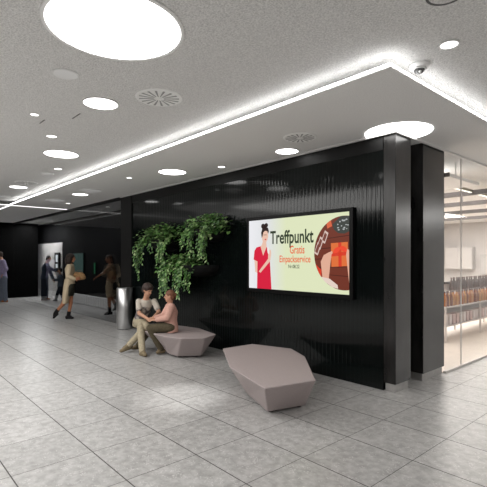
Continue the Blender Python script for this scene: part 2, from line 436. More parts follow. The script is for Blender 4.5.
# security camera
t = thing('security_camera', 'small dome camera on the ceiling beside the light strip corner', 'camera', (-1.74, 3.54, ZC))
obj('mount', lathe(bmesh.new(), [(0.085, 0), (0.088, -0.008), (0.082, -0.022), (0.06, -0.03), (0, -0.038)], 40), M['white'], t, True)
obj('collar', lathe(bmesh.new(), [(0.058, -0.028), (0.060, -0.038), (0.05, -0.044), (0.042, -0.04)], 32), M['offw'], t, True)
dome = obj('dome', lathe(bmesh.new(), [(0.043, -0.04)]+[(0.043*math.cos(a*PI/16), -0.040-0.036*math.sin(a*PI/16)) for a in range(0, 9)], 28), mat('smoked_dome', (0.10, 0.10, 0.10), 0.12), t, True)
bm = bmesh.new(); ball(bm, (0.018, -0.022, -0.066), 0.012)
obj('lens', bm, M['white'], dome, True)

# ------------------------------------------------------------------ wall screen
t = thing('wall_screen', 'large wall-mounted screen with a bright advert in a black frame', 'screen', (-5.2, YW-0.03, 1.14))
SW, SH = 1.94, 1.085
fr = mat('screen_frame', (0.003, 0.003, 0.003), 0.35, spec=0.15)
bm = bmesh.new()
box(bm, -0.035, SW+0.055, -0.012, 0.03, SH, SH+0.05); box(bm, -0.035, SW+0.055, -0.012, 0.03, -0.06, 0)
box(bm, -0.035, 0, -0.012, 0.03, 0, SH); box(bm, SW, SW+0.055, -0.012, 0.03, 0, SH)
obj('frame', bm, fr, t)
obj('housing', B(-0.02, SW+0.02, 0.004, 0.029, -0.02, SH+0.02), fr, t)
def srgb(r, g, b):
    return tuple(((c/255)/12.92 if c <= 10 else ((c/255+0.055)/1.055)**2.4) for c in (r, g, b))
def scr(name, r, g, b, s=1.0):
    m = bpy.data.materials.new(name); N, L = nodes(m); p = N['Principled BSDF']
    p.inputs['Base Color'].default_value = (0, 0, 0, 1); p.inputs['Roughness'].default_value = 0.35
    setin(p, ['Specular IOR Level'], 0.15)
    p.inputs['Emission Color'].default_value = (*srgb(r, g, b), 1); p.inputs['Emission Strength'].default_value = s
    return m
picture = []
def poly(name, pts, m, k, parent):
    bm = bmesh.new(); y = 0.003-0.0006*k
    bm.faces.new([bm.verts.new((p[0], y, p[1])) for p in pts])
    bmesh.ops.triangulate(bm, faces=bm.faces[:])
    for f in bm.faces:
        f.normal_update()
        if f.normal.y > 0: f.normal_flip()
    me = bpy.data.meshes.new(name); bm.to_mesh(me); bm.free()
    return link(name, me, m, parent)
def ell(cx, cy, a, b, n=24, rot=0.0, clip=None):
    out = []
    for i in range(n):
        x, y = a*math.cos(2*PI*i/n), b*math.sin(2*PI*i/n)
        X, Y = cx+x*math.cos(rot)-y*math.sin(rot), cy+x*math.sin(rot)+y*math.cos(rot)
        out.append((min(X, clip) if clip else X, Y))
    return out
bgm = bpy.data.materials.new('advert_background'); N, L = nodes(bgm); p = N['Principled BSDF']
p.inputs['Base Color'].default_value = (0, 0, 0, 1); setin(p, ['Specular IOR Level'], 0.15)
tc = N.new('ShaderNodeTexCoord'); sx = N.new('ShaderNodeSeparateXYZ'); rp = N.new('ShaderNodeValToRGB')
L.new(tc.outputs['Object'], sx.inputs[0]); mr = N.new('ShaderNodeMapRange'); mr.inputs['From Max'].default_value = SW
L.new(sx.outputs[0], mr.inputs[0]); L.new(mr.outputs[0], rp.inputs[0])
e = rp.color_ramp.elements; e[0].position = 0.0; e[0].color = (*srgb(236, 236, 240), 1); e[1].position = 0.42; e[1].color = (*srgb(221, 228, 190), 1)
q = e.new(0.22); q.color = (*srgb(222, 224, 226), 1)
L.new(rp.outputs[0], p.inputs['Emission Color']); p.inputs['Emission Strength'].default_value = 1.0
panel = poly('display_panel', [(0, 0), (SW, 0), (SW, SH), (0, SH)], bgm, 0, t)
# woman in a red dress (generic advert figure)
skin = scr('advert_skin', 233, 192, 172); red = scr('advert_red', 214, 32, 62); hairm = scr('advert_hair', 38, 22, 22); wht = scr('advert_white', 238, 232, 228)
poly('advert_arm', [(0.12, 0.50), (0.20, 0.49), (0.22, 0.32), (0.45, 0.47), (0.47, 0.43), (0.24, 0.235), (0.15, 0.26)], skin, 1, panel)
poly('advert_dress', [(0.19, 0.0), (0.515, 0.0), (0.48, 0.20), (0.455, 0.33), (0.475, 0.50), (0.44, 0.62), (0.40, 0.66), (0.33, 0.52), (0.27, 0.67), (0.18, 0.655), (0.13, 0.60), (0.11, 0.46), (0.20, 0.43), (0.225, 0.32)], red, 2, panel)
poly('advert_arm', [(0.23, 0.27), (0.27, 0.25), (0.47, 0.42), (0.50, 0.47), (0.45, 0.48)], skin, 3, panel)
poly('advert_neck', [(0.27, 0.67), (0.30, 0.69), (0.33, 0.76), (0.40, 0.74), (0.41, 0.66), (0.33, 0.52)], skin, 3, panel)
poly('advert_face', ell(0.375, 0.825, 0.068, 0.105, 24, -0.15), skin, 4, panel)
poly('advert_hair', [(0.30, 0.80), (0.285, 0.88), (0.31, 0.945), (0.37, 0.975), (0.44, 0.955), (0.46, 0.90), (0.445, 0.86), (0.42, 0.905), (0.37, 0.91), (0.335, 0.885), (0.32, 0.83)], hairm, 5, panel)
poly('advert_hair', ell(0.33, 0.985, 0.045, 0.04, 16), hairm, 5, panel)
poly('advert_hair', ell(0.40, 0.995, 0.04, 0.035, 16), hairm, 5, panel)
poly('advert_hand', ell(0.475, 0.53, 0.032, 0.085, 16, -0.15), skin, 5, panel)
poly('advert_hand', ell(0.447, 0.60, 0.022, 0.06, 16, 0.2), wht, 6, panel)
poly('advert_eye', ell(0.395, 0.845, 0.012, 0.007, 10), hairm, 6, panel)
poly('advert_eye', ell(0.355, 0.845, 0.012, 0.007, 10), hairm, 6, panel)
poly('advert_mouth', ell(0.385, 0.775, 0.02, 0.009, 10), red, 6, panel)
# round picture: hands holding a wrapped gift over a wooden table
CXp, CYp, Rp = 1.845, 0.545, 0.492
def incirc(pts):
    out = []
    for x, y in pts:
        d = math.hypot(x-CXp, y-CYp)
        if d > Rp: x, y = CXp+(x-CXp)*Rp/d, CYp+(y-CYp)*Rp/d
        out.append((min(x, SW), y))
    return out
poly('advert_table', ell(CXp, CYp, Rp, Rp, 72, 0, SW), scr('advert_wood', 112, 52, 38), 1, panel)
for i, yy in enumerate((0.20, 0.33, 0.46, 0.60, 0.74)):
    poly('advert_plank', incirc([(1.36, yy-0.004), (1.94, yy+0.03), (1.94, yy+0.042), (1.36, yy+0.008)]), scr('advert_wood_seam', 78, 34, 26), 2, panel)
poly('advert_fir', incirc([(1.66, 0.93), (1.69, 0.86), (1.76, 0.81), (1.86, 0.80), (1.94, 0.83), (1.94, 1.03), (1.80, 1.04)]), scr('advert_fir_dark', 62, 66, 62), 3, panel)
rnd = random.Random(3)
for i in range(16):
    poly('advert_snow', ell(rnd.uniform(1.70, 1.92), rnd.uniform(0.85, 0.99), rnd.uniform(0.008, 0.018), rnd.uniform(0.006, 0.012), 8), scr('advert_snow', 175, 180, 180), 4, panel)
rm = scr('advert_ribbon', 214, 62, 40)
poly('advert_cloth', incirc([(1.37, 0.40), (1.42, 0.36), (1.48, 0.32), (1.46, 0.20), (1.42, 0.27)]), rm, 3, panel)
poly('advert_ornament', incirc([(1.56, 0.96), (1.64, 0.99), (1.66, 0.91), (1.58, 0.88)]), scr('advert_orange', 214, 100, 66), 3, panel)
for (ax, ay) in ((1.53, 0.76), (1.45, 0.68), (1.405, 0.60)):
    poly('advert_card', incirc([(ax-0.055, ay-0.05), (ax+0.01, ay-0.085), (ax+0.07, ay+0.06), (ax+0.01, ay+0.10)]), scr('advert_card', 214, 190, 180), 3, panel)
    poly('advert_card', incirc([(ax-0.035, ay-0.03), (ax+0.008, ay-0.055), (ax+0.045, ay+0.04), (ax+0.01, ay+0.07)]), scr('advert_card_picture', 120, 70, 60), 4, panel)
poly('advert_gift', [(1.65, 0.36), (1.915, 0.375), (1.91, 0.69), (1.64, 0.68)], scr('advert_gift_paper', 222, 112, 58), 4, panel)
poly('advert_ribbon', [(1.765, 0.365), (1.815, 0.368), (1.81, 0.687), (1.76, 0.684)], rm, 5, panel)
poly('advert_ribbon', [(1.648, 0.50), (1.913, 0.515), (1.912, 0.565), (1.646, 0.55)], rm, 5, panel)
poly('advert_bow', ell(1.735, 0.585, 0.062, 0.034, 16, 0.5), scr('advert_bow', 236, 74, 48), 6, panel)
poly('advert_bow', ell(1.845, 0.60, 0.062, 0.034, 16, -0.4), scr('advert_bow', 236, 74, 48), 6, panel)
poly('advert_hand', incirc([(1.47, 0.43), (1.52, 0.52), (1.60, 0.555), (1.66, 0.575), (1.67, 0.545), (1.625, 0.50), (1.635, 0.42), (1.60, 0.30), (1.60, 0.16), (1.50, 0.20), (1.51, 0.32)]), scr('advert_hand', 224, 172, 148), 6, panel)
poly('advert_cuff', incirc([(1.47, 0.22), (1.62, 0.20), (1.75, 0.12), (1.76, 0.07), (1.66, 0.08), (1.54, 0.14)]), scr('advert_cuff', 228, 208, 196), 7, panel)
poly('advert_hand', [(1.90, 0.60), (1.94, 0.58), (1.94, 0.10), (1.925, 0.20), (1.93, 0.42), (1.885, 0.52)], scr('advert_hand', 224, 172, 148), 6, panel)
def text(name, s, x0, x1, z0, z1, m, bold, k=8):
    cu = bpy.data.curves.new(name, 'FONT'); cu.body = s; cu.size = 1; cu.offset = bold; cu.resolution_u = 4
    o = bpy.data.objects.new(name, cu); C.objects.link(o)
    dg = bpy.context.evaluated_depsgraph_get(); dg.update()
    me = bpy.data.meshes.new_from_object(o.evaluated_get(dg)); bpy.data.objects.remove(o); bpy.data.curves.remove(cu)
    xs = [v.co.x for v in me.vertices]; ys = [v.co.y for v in me.vertices]
    a, b, c, d = min(xs), max(xs), min(ys), max(ys); y = 0.003-0.0006*k
    for v in me.vertices:
        v.co = (x0+(v.co.x-a)/(b-a)*(x1-x0), y, z0+(v.co.y-c)/(d-c)*(z1-z0))
    me.materials.clear(); me.name = name
    return link(name, me, m, panel)
dark = scr('advert_text_dark', 44, 56, 38); org = scr('advert_text_orange', 232, 96, 52)
text('headline_text', 'Treffpunkt', 0.49, 1.345, 0.635, 0.90, dark, 0.022)
text('offer_text', 'Gratis', 0.90, 1.18, 0.545, 0.665, org, 0.012)
text('offer_text', 'Einpackservice', 0.69, 1.29, 0.385, 0.52, org, 0.012)
text('place_text', 'Nr.08.22', 0.87, 1.085, 0.332, 0.384, dark, 0.012)

# ------------------------------------------------------------------ hanging ivy planters
def leaf(bm, p, d, nrm, s):
    d = d.normalized(); side = d.cross(nrm)
    if side.length < 1e-4: side = Vector((1, 0, 0))
    side.normalize(); up = side.cross(d)
    P_ = [p, p+d*s*0.35+side*s*0.42+up*s*0.10, p+d*s*0.75+side*s*0.28+up*s*0.02, p+d*s*1.05-up*s*0.10,
          p+d*s*0.75-side*s*0.28+up*s*0.02, p+d*s*0.35-side*s*0.42+up*s*0.10, p+d*s*0.5-up*s*0.03]
    v = [bm.verts.new(q) for q in P_]
    for a, b, c in ((0, 1, 6), (1, 2, 6), (2, 3, 6), (3, 4, 6), (4, 5, 6), (5, 0, 6)): bm.faces.new((v[a], v[b], v[c]))
def planter(label, x0, x1, ztop, mound, vines, seed):
    """x0..x1 pot span on the wall; vines: list of (x, end z, density)"""
    R_ = random.Random(seed)
    w2 = (x1-x0)/2; cx = (x0+x1)/2; dep = 0.38
    t = thing('hanging_planter', label, 'plant', (cx, YW, ztop), 0, None)
    # half-round bowl fixed to the wall
    bm = bmesh.new(); n = 24; prof = [(1.0, 0.0), (0.99, -0.05), (0.93, -0.11), (0.78, -0.17), (0.5, -0.21), (0.0, -0.22)]
    rings = [[bm.verts.new((w2*f*math.cos(PI*i/n), -0.002-dep*f*math.sin(PI*i/n), z)) for i in range(n+1)] for f, z in prof[:-1]]
    tip = bm.verts.new((0, -0.002, prof[-1][1]))
    for a, b in zip(rings, rings[1:]):
        for i in range(n): bm.faces.new((a[i], a[i+1], b[i+1], b[i]))
        bm.faces.new((a[0], b[0], b[-1], a[-1]))
    for i in range(n): bm.faces.new((rings[-1][i], rings[-1][i+1], tip))
    bm.faces.new((rings[-1][0], tip, rings[-1][-1]))
    bm.faces.new(rings[0])
    obj('pot', bm, M['pot'], t)
    lf = bmesh.new(); st = bmesh.new()
    mx0, mx1, mh, cnt = mound
    for i in range(cnt):
        x = R_.uniform(mx0, mx1)-cx
        yy = -abs(R_.gauss(0.16, 0.13))-0.02; yy = max(yy, -0.50)
        edge = 1-abs((x-(mx0+mx1)/2+cx)/((mx1-mx0)/2))**3
        z = R_.uniform(-0.06, mh*(0.45+0.55*edge)*(1-0.5*abs(yy)/0.5)+0.03)
        if yy < -0.34: z -= 0.1*R_.random()
        p = Vector((x, yy, z)); out = Vector((R_.uniform(-1, 1), -0.9+R_.uniform(-.5, .5), R_.uniform(-0.9, 0.5)))
        leaf(lf, p, out, Vector((R_.uniform(-.4, .4), -0.5, 1)), R_.uniform(0.05, 0.095))
    for i in range(14):
        x = R_.uniform(mx0, mx1)-cx
        tube(st, [(x*0.7, -0.15, -0.03), (x*0.9, -0.2, mh*0.5), (x, -0.28, mh*0.7)], 0.004, 5)
    for (vx, zend, dens) in vines:
        for k in range(dens):
            x = vx-cx+R_.uniform(-0.07, 0.07); y0 = -R_.uniform(0.26, 0.44); ze = zend-ztop+R_.uniform(-0.02, 0.28)*min(1, (ztop-zend)/0.6)
            pts = []; m_ = 9
            for j in range(m_+1):
                f = j/m_
                pts.append(Vector((x+0.05*math.sin(f*4+k)+R_.uniform(-.01, .01), y0*(0.7+0.3*min(1, f*4))-0.03*math.sin(f*3), 0.04+(ze-0.04)*f**1.05)))
            tube(st, pts, 0.0035, 5)
            L_ = abs(ze)+0.04; nl = int(L_/0.026)
            for j in range(nl):
                f = (j+0.5)/nl; q = f*m_; a = int(q); p = pts[a].lerp(pts[min(a+1, m_)], q-a)
                s = (0.085-0.035*f)*R_.uniform(0.75, 1.15); sg = 1 if j % 2 else -1
                leaf(lf, p+Vector((sg*0.008, 0, 0)), Vector((sg*R_.uniform(.4, 1), R_.uniform(-.9, .2), -R_.uniform(.3, 1.1))), Vector((0, -1, 0.35)), s)
    for v in lf.verts:
        if v.co.y > -0.012: v.co.y = -0.012
    obj('foliage', lf, M['leaf'], t); obj('stems', st, M['stem'], t)
planter('left ivy planter on the black wall, its longest trail beside the black strip', -8.10, -7.25, 1.99, (-8.33, -7.15, 0.37, 470),
        [(-8.36, 1.16, 4), (-8.25, 1.40, 3), (-7.80, 1.72, 2), (-7.42, 1.48, 4), (-7.25, 1.50, 4)], 1)
planter('right and highest ivy planter on the black wall, nearest the screen', -6.50, -5.85, 2.13, (-6.72, -5.58, 0.29, 520),
        [(-6.66, 1.62, 2), (-6.38, 1.60, 3), (-6.05, 1.50, 4), (-5.92, 1.62, 3)], 2)
planter('lowest ivy planter, hanging right above the two seated people', -7.00, -6.02, 1.50, (-7.48, -6.28, 0.22, 380),
        [(-7.45, 0.80, 4), (-7.28, 0.95, 3), (-7.02, 0.98, 3), (-6.72, 0.86, 4), (-6.52, 0.96, 3)], 3)

# ------------------------------------------------------------------ benches and bin
def bench(label, top, bot, h, center, feet):
    t = thing('bench', label, 'bench', (center[0], center[1], 0))
    bm = bmesh.new(); cx, cy = center; n = len(top)
    a = [bm.verts.new((x-cx, y-cy, 0.025)) for x, y in bot]; b = [bm.verts.new((x-cx, y-cy, h)) for x, y in top]
    bm.faces.new(a[::-1]); bm.faces.new(b)
    for i in range(n):
        bm.faces.new((a[i], a[(i+1) % n], b[(i+1) % n])); bm.faces.new((a[i], b[(i+1) % n], b[i]))
    bevel(bm, 0.018, 3, 0.12)
    obj('body', bm, M['bench'], t)
    for x, y in feet:
        obj('glide', lathe(bmesh.new(), [(0, 0), (0.03, 0), (0.03, 0.026), (0, 0.026)], 16, (x-cx, y-cy, 0)), M['benchdark'], t)
bench('faceted mauve-grey bench with nobody on it, in front of the screen',
      [(-4.650, 3.735), (-3.810, 3.165), (-2.930, 2.875), (-2.790, 3.475), (-3.570, 4.225), (-4.010, 4.455), (-4.620, 4.275)],
      [(-4.210, 3.685), (-3.710, 3.365), (-3.150, 3.135), (-3.030, 3.585), (-3.530, 4.045), (-3.890, 4.165), (-4.270, 4.025)], 0.37, (-3.7, 3.7),
      [(-4.110, 3.745), (-3.210, 3.235), (-3.110, 3.565), (-3.810, 4.045)])
bench('faceted mauve-grey bench with two people sitting on its left half',
      [(-7.42, 3.84), (-6.78, 3.64), (-6.04, 3.62), (-5.65, 3.72), (-5.44, 4.02), (-5.60, 4.38), (-6.29, 4.54), (-7.30, 4.36)],
      [(-6.47, 3.98), (-6.35, 3.88), (-6.15, 3.82), (-5.93, 3.84), (-5.71, 4.14), (-5.85, 4.30), (-6.25, 4.40), (-6.45, 4.28)], 0.37, (-6.2, 4.0),
      [(-6.40, 4.0), (-6.0, 3.93), (-5.84, 4.16), (-6.3, 4.34)])
t = thing('litter_bin', 'tall brushed steel litter bin in front of the black strip', 'bin', (-9.28, 4.565, 0))
obj('body', lathe(bmesh.new(), [(0, 0.012), (0.18, 0.012), (0.185, 0.02), (0.185, 0.925), (0.175, 0.935)], 48), M['brushed'], t, True)
obj('lid', lathe(bmesh.new(), [(0.175, 0.934), (0.178, 0.945), (0.11, 0.95), (0.105, 0.92), (0, 0.92)], 48), M['brushed'], t, True)
obj('foot_ring', lathe(bmesh.new(), [(0, 0), (0.17, 0), (0.17, 0.013), (0, 0.013)], 48), M['benchdark'], t)

# ------------------------------------------------------------------ foyer fittings
t = thing('wall_terminal', 'black wall terminal with two small white displays behind the dark glass', 'terminal', (-17.9, 5.95, 1.10))
hs = obj('housing', bevel(B(-0.30, 0.24, -0.07, 0.0, 0, 0.78), 0.01, 1), M['black'], t)
dm = emit('terminal_display', (0.9, 0.95, 1.0), 0.9)
obj('display', B(-0.12, 0.10, -0.076, -0.0701, 0.40, 0.68), dm, hs); obj('display', B(-0.12, 0.10, -0.076, -0.0701, 0.16, 0.32), dm, hs)
obj('keypad', B(-0.12, 0.10, -0.078, -0.0701, 0.04, 0.12), M['steel'], hs)
t = thing('display_screen', 'dim teal screen on the black wall behind the walking woman', 'screen', (-16.33, 5.98, 1.04))
obj('panel', B(0.02, 0.98, -0.035, -0.03, 0.02, 0.78), emit('teal_screen', (0.10, 0.18, 0.16), 0.40), t)
obj('frame', B(0, 1.0, -0.03, 0.0, 0, 0.80), M['black'], t)
t = thing('indicator_light', 'thin green light on the black wall inside the foyer', 'light', (-14.35, 5.98, 1.12))
obj('lens', B(-0.05, 0.05, -0.03, -0.02, 0, 0.36), emit('green_indicator', (0.03, 0.25, 0.10), 0.25), t)
obj('housing', B(-0.07, 0.07, -0.02, 0, -0.03, 0.39), M['black'], t)

# ------------------------------------------------------------------ shop behind the clear glass
beige = mat('shop_floor', (0.60, 0.53, 0.465), 0.35, vary=0.05, scale=4)
struct('floor_shop', B(-12, XP-0.02, 6.14, 19.0, 0.0, 0.006), beige)
shopw = mat('shop_white_wall', (0.52, 0.495, 0.48), 0.7, vary=0.04, scale=2)
struct('wall_shop_back', B(-12, XP-0.02, 18.9, 19.0, 0.006, ZS), shopw)
struct('wall_shop_left', B(-12.1, -12, 6.14, 19.0, 0.006, ZS), shopw)
struct('wall_shop_front', B(-12, -2.98, 6.14, 6.22, 0.006, ZS), shopw)
struct('trim_5', B(XP-0.02, XP+0.02, 6.14, 12.0, 0, 0.03), mat('glass_sill', (0.60, 0.56, 0.53), 0.4))
struct('window_2', B(XP-0.006, XP+0.006, 6.14, 6.699, 0.03, ZS-0.026), M['glass'])
struct('window_3', B(XP-0.006, XP+0.006, 6.706, 12.0, 0.03, ZS-0.026), M['glass'])
struct('trim_6', B(XP-0.008, XP+0.008, 6.699, 6.706, 0.03, ZS-0.026), M['joint'])
beam = mat('dark_beam', (0.05, 0.042, 0.04), 0.5)
for i, (y, lab) in enumerate(((9.0, 'nearest dark ceiling beam inside the shop, topmost seen through the glass'), (10.65, 'second dark ceiling beam inside the shop from the glass'),
                 (12.5, 'third dark ceiling beam inside the shop from the glass'), (14.4, 'farthest and lowest-looking dark ceiling beam inside the shop'))):
    b = tag(obj('ceiling_beam', B(-11.9, XP-0.1, y-0.05, y+0.05, 2.87, 2.96), beam), lab, 'beam')
    obj('hanger', B(-4.2, -4.17, y-0.015, y+0.015, 2.96, ZS), beam, b); obj('hanger', B(-7.2, -7.17, y-0.015, y+0.015, 2.96, ZS), beam, b)
t = thing('ceiling_raft', 'flat white panel hanging from the shop ceiling behind the glass', 'ceiling panel', (-3.1, 7.3, 2.84))
obj('panel', B(-0.62, 0.33, -0.75, 0.45, 0, 0.05), M['white'], t)
obj('edge', B(-0.64, 0.35, -0.77, -0.75, -0.005, 0.055), beam, t)
for sx_ in (-0.5, 0.25): obj('hanger', B(sx_-0.006, sx_+0.006, -0.3, -0.288, 0.05, ZS-2.84), M['offw'], t)
t = thing('shelf_light', 'pale light rail running along the shop ceiling beside the hanging panel', 'light strip', (-3.35, 7.9, 2.92))
obj('rail', B(-0.025, 0.025, 0, 4.5, 0, 0.05), mat('olive_rail', (0.22, 0.20, 0.12), 0.4), t)
obj('diffuser', B(-0.02, 0.02, 0.02, 4.48, -0.012, 0.0), emit('rail_light', (1, 0.97, 0.85), 1.5), t)
for i, (x0, x1, z0, z1, lab) in enumerate(((-9.6, -8.2, 1.9, 2.5, 'grey board high on the far shop wall'), (-8.0, -6.9, 1.2, 2.1, 'white cabinet on the far shop wall'), (-6.6, -5.5, 1.0, 1.8, 'pale cabinet on the far shop wall, right of the white one'))):
    pw_ = mat('cabinet_pale', (0.50, 0.48, 0.465) if i == 1 else (0.40, 0.385, 0.375), 0.6)
    t = thing('wall_cabinet', lab, 'cabinet', ((x0+x1)/2, 18.9, z0)); w_ = (x1-x0)/2
    obj('carcass', B(-w_, w_, -0.35, 0, 0, z1-z0), pw_ , t)
    obj('door', B(-w_+0.02, -0.01, -0.37, -0.351, 0.02, z1-z0-0.02), pw_, t); obj('door', B(0.01, w_-0.02, -0.37, -0.351, 0.02, z1-z0-0.02), pw_, t)
# display table with bottles
gx0, gx1, gy0, gy1 = -4.15, -3.58, 8.35, 13.6
t = thing('display_shelf', 'long white shop display shelf full of bottles behind the clear glass', 'shelf', ((gx0+gx1)/2, gy0, 0))
cx = (gx0+gx1)/2; pw = mat('shelf_white', (0.66, 0.60, 0.57), 0.5)
obj('top', B(gx0-cx, gx1-cx, 0, gy1-gy0, 0.66, 0.69), pw, t)
obj('shelf', B(gx0-cx, gx1-cx, 0, gy1-gy0, 0.30, 0.32), pw, t)
obj('back_panel', B(gx0-cx, gx0-cx+0.02, 0, gy1-gy0, 0.30, 1.10), pw, t)
obj('rail', B(gx0-cx+0.02, gx0-cx+0.05, 0, gy1-gy0, 1.06, 1.11), beam, t)
obj('riser', B(gx0-cx+0.02, gx0-cx+0.20, 0, gy1-gy0, 0.88, 0.91), pw, t)
for y in (0.01, 1.75, 3.5, 5.2): obj('upright', B(gx1-cx-0.03, gx1-cx, y, y+0.03, 0, 0.66), pw, t); obj('leg', B(gx0-cx, gx0-cx+0.03, y, y+0.03, 0, 0.30), pw, t)
def bottle_mesh():
    return lathe(bmesh.new(), [(0, 0), (0.036, 0), (0.038, 0.01), (0.038, 0.17), (0.03, 0.20), (0.014, 0.235), (0.013, 0.28), (0.016, 0.282), (0.016, 0.295), (0, 0.295)], 12)
bcol = [mat('amber_bottle', (0.42, 0.15, 0.04), 0.25), mat('brown_bottle', (0.20, 0.06, 0.025), 0.25), mat('ochre_bottle', (0.50, 0.24, 0.07), 0.25)]
dcol = mat('dark_bottle', (0.06, 0.035, 0.03), 0.25)
capm = mat('bottle_cap', (0.10, 0.06, 0.05), 0.4)
def bottles(xs, y0, y1, step, z, mats, label, group):
    proto = []
    for m in mats:
        o = obj('bottle', bottle_mesh(), m, None, True)
        proto.append(o.data); bpy.data.objects.remove(o)
    cme = None; y = y0; i = 0
    while y < y1:
        o = bpy.data.objects.new('bottle', proto[(i*7+i//3) % len(proto)]); C.objects.link(o)
        o.location = (xs+0.012*math.sin(i*2.3), y, z)
        tag(o, label, 'bottle', group)
        if cme is None:
            c_ = obj('cap', lathe(bmesh.new(), [(0, 0.296), (0.018, 0.296), (0.018, 0.262), (0.0165, 0.262)], 12), capm, o); cme = c_.data
        else:
            c_ = bpy.data.objects.new('cap', cme); C.objects.link(c_); c_.parent = o
        y += step; i += 1
bottles(-3.63, 8.42, 13.5, 0.085, 0.69, bcol, 'amber bottle in the front row on the white shop display shelf', 'amber bottles on the shop shelf')
bottles(-4.04, 9.7, 13.5, 0.09, 0.91, [dcol], 'dark bottle in the raised back row of the white shop display shelf', 'dark bottles on the raised shelf')
pk = [mat('pack_pale', (0.66, 0.58, 0.56), 0.5), mat('pack_pink', (0.58, 0.42, 0.40), 0.5)]
pme = []
for m in pk:
    o = obj('carton', bevel(B(-0.07, 0.07, -0.06, 0.06, 0, 0.20), 0.004, 1), m); pme.append(o.data); bpy.data.objects.remove(o)
y = 8.5; i = 0
while y < 13.4:
    o = bpy.data.objects.new('carton', pme[(i//2) % 2]); C.objects.link(o); o.location = (-3.69, y, 0.32)
    tag(o, 'small pale or pink carton on the middle shelf under the amber bottles', 'carton', 'cartons under the bottles'); y += 0.17; i += 1

# ------------------------------------------------------------------ people
RZ = THETA
def V(p): return Vector(p)
def hand(bm, wrist, direction, palm_n, s=1.0, curl=0.5, thumb=1):
    d = V(direction).normalized(); nrm = V(palm_n); nrm = (nrm-d*nrm.dot(d)).normalized(); side = d.cross(nrm)*thumb
    w0 = V(wrist); pc = w0+d*0.045*s
    rot = Matrix((side, d, nrm)).transposed()
    ball(bm, pc, (0.038*s, 0.050*s, 0.016*s), rot)
    for k, ln in enumerate((0.066, 0.075, 0.070, 0.055)):
        o = (k-1.5)*0.0215*s
        b = pc+d*0.036*s-side*o*-1
        d1 = (d*(1-0.3*curl)+nrm*0.6*curl+side*(k-1.5)*0.10).normalized(); d2 = (d*(1-0.9*curl)+nrm*1.1*curl).normalized()
        m1 = b+d1*ln*0.5*s; m2 = m1+d2*ln*0.5*s
        cap(bm, b, 0.0085*s, m1, 0.008*s); cap(bm, m1, 0.008*s, m2, 0.0068*s)
    tb = pc-d*0.02*s-side*0.030*s
    t1 = tb+(d*0.6-side*0.75+nrm*0.3).normalized()*0.035*s; t2 = t1+(d*0.9-side*0.15+nrm*0.3).normalized()*0.028*s
    cap(bm, tb, 0.011*s, t1, 0.0095*s); cap(bm, t1, 0.0095*s, t2, 0.008*s)
def head(bm, c, face, s=1.0):
    f = V(face).normalized(); up = Vector((0, 0, 1)); up = (up-f*up.dot(f)).normalized(); r = f.cross(up)
    rot = Matrix((r, f, up)).transposed(); c = V(c)
    P_ = lambda x, y, z: c+(r*x+f*y+up*z)*s
    ball(bm, P_(0, -0.008, 0.022), (0.073*s, 0.090*s, 0.088*s), rot)
    ball(bm, P_(0, 0.022, -0.035), (0.058*s, 0.062*s, 0.072*s), rot)
    ball(bm, P_(0, 0.052, -0.088), (0.026*s, 0.026*s, 0.020*s), rot)
    cap(bm, P_(0, 0.080, 0.012), 0.010*s, P_(0, 0.100, -0.022), 0.013*s)
    for sg in (-1, 1):
        ball(bm, P_(sg*0.073, -0.008, -0.005), (0.010*s, 0.018*s, 0.030*s), rot)
        ball(bm, P_(sg*0.028, 0.068, 0.022), (0.022*s, 0.014*s, 0.008*s), rot)
    return P_, rot
def face_parts(P_, rot, s, parent):
    for sg in (-1, 1):
        bm = bmesh.new(); ball(bm, P_(sg*0.029, 0.0785, 0.006), (0.011*s, 0.008*s, 0.007*s), rot, 10, 6); obj('eye', bm, SK['eye'], parent, True)
    bm = bmesh.new(); ball(bm, P_(0, 0.082, -0.052), (0.021*s, 0.008*s, 0.007*s), rot, 12, 6); obj('mouth', bm, SK['lip'], parent, True)
def shoe(bm, ankle, toe, s=1.0, shaft=0.0, heel=0.0, kn=None):
    a = V(ankle); t_ = V(toe); d = (t_-a); d.z = 0; d = d.normalized()
    heelp = a-d*0.045*s; heelp.z = a.z-0.03*s
    tz = t_+Vector((0, 0, 0.03*s))
    cap(bm, heelp, 0.042*s, tz, 0.030*s); cap(bm, a, 0.046*s, a.lerp(tz, 0.55), 0.040*s)
    cap(bm, heelp-Vector((0, 0, 0.012*s)), 0.032*s, tz-Vector((0, 0, 0.004)), 0.027*s)
    if shaft and kn is not None:
        cap(bm, a, 0.047*s, a.lerp(V(kn), shaft), 0.052*s)
    if heel:
        ax = (a-V(kn)).normalized() if kn is not None else Vector((0, 0, -1))
        tube(bm, [heelp, heelp+ax*0.03, heelp+ax*(0.03+heel)], [0.03, 0.016, 0.011], 10)
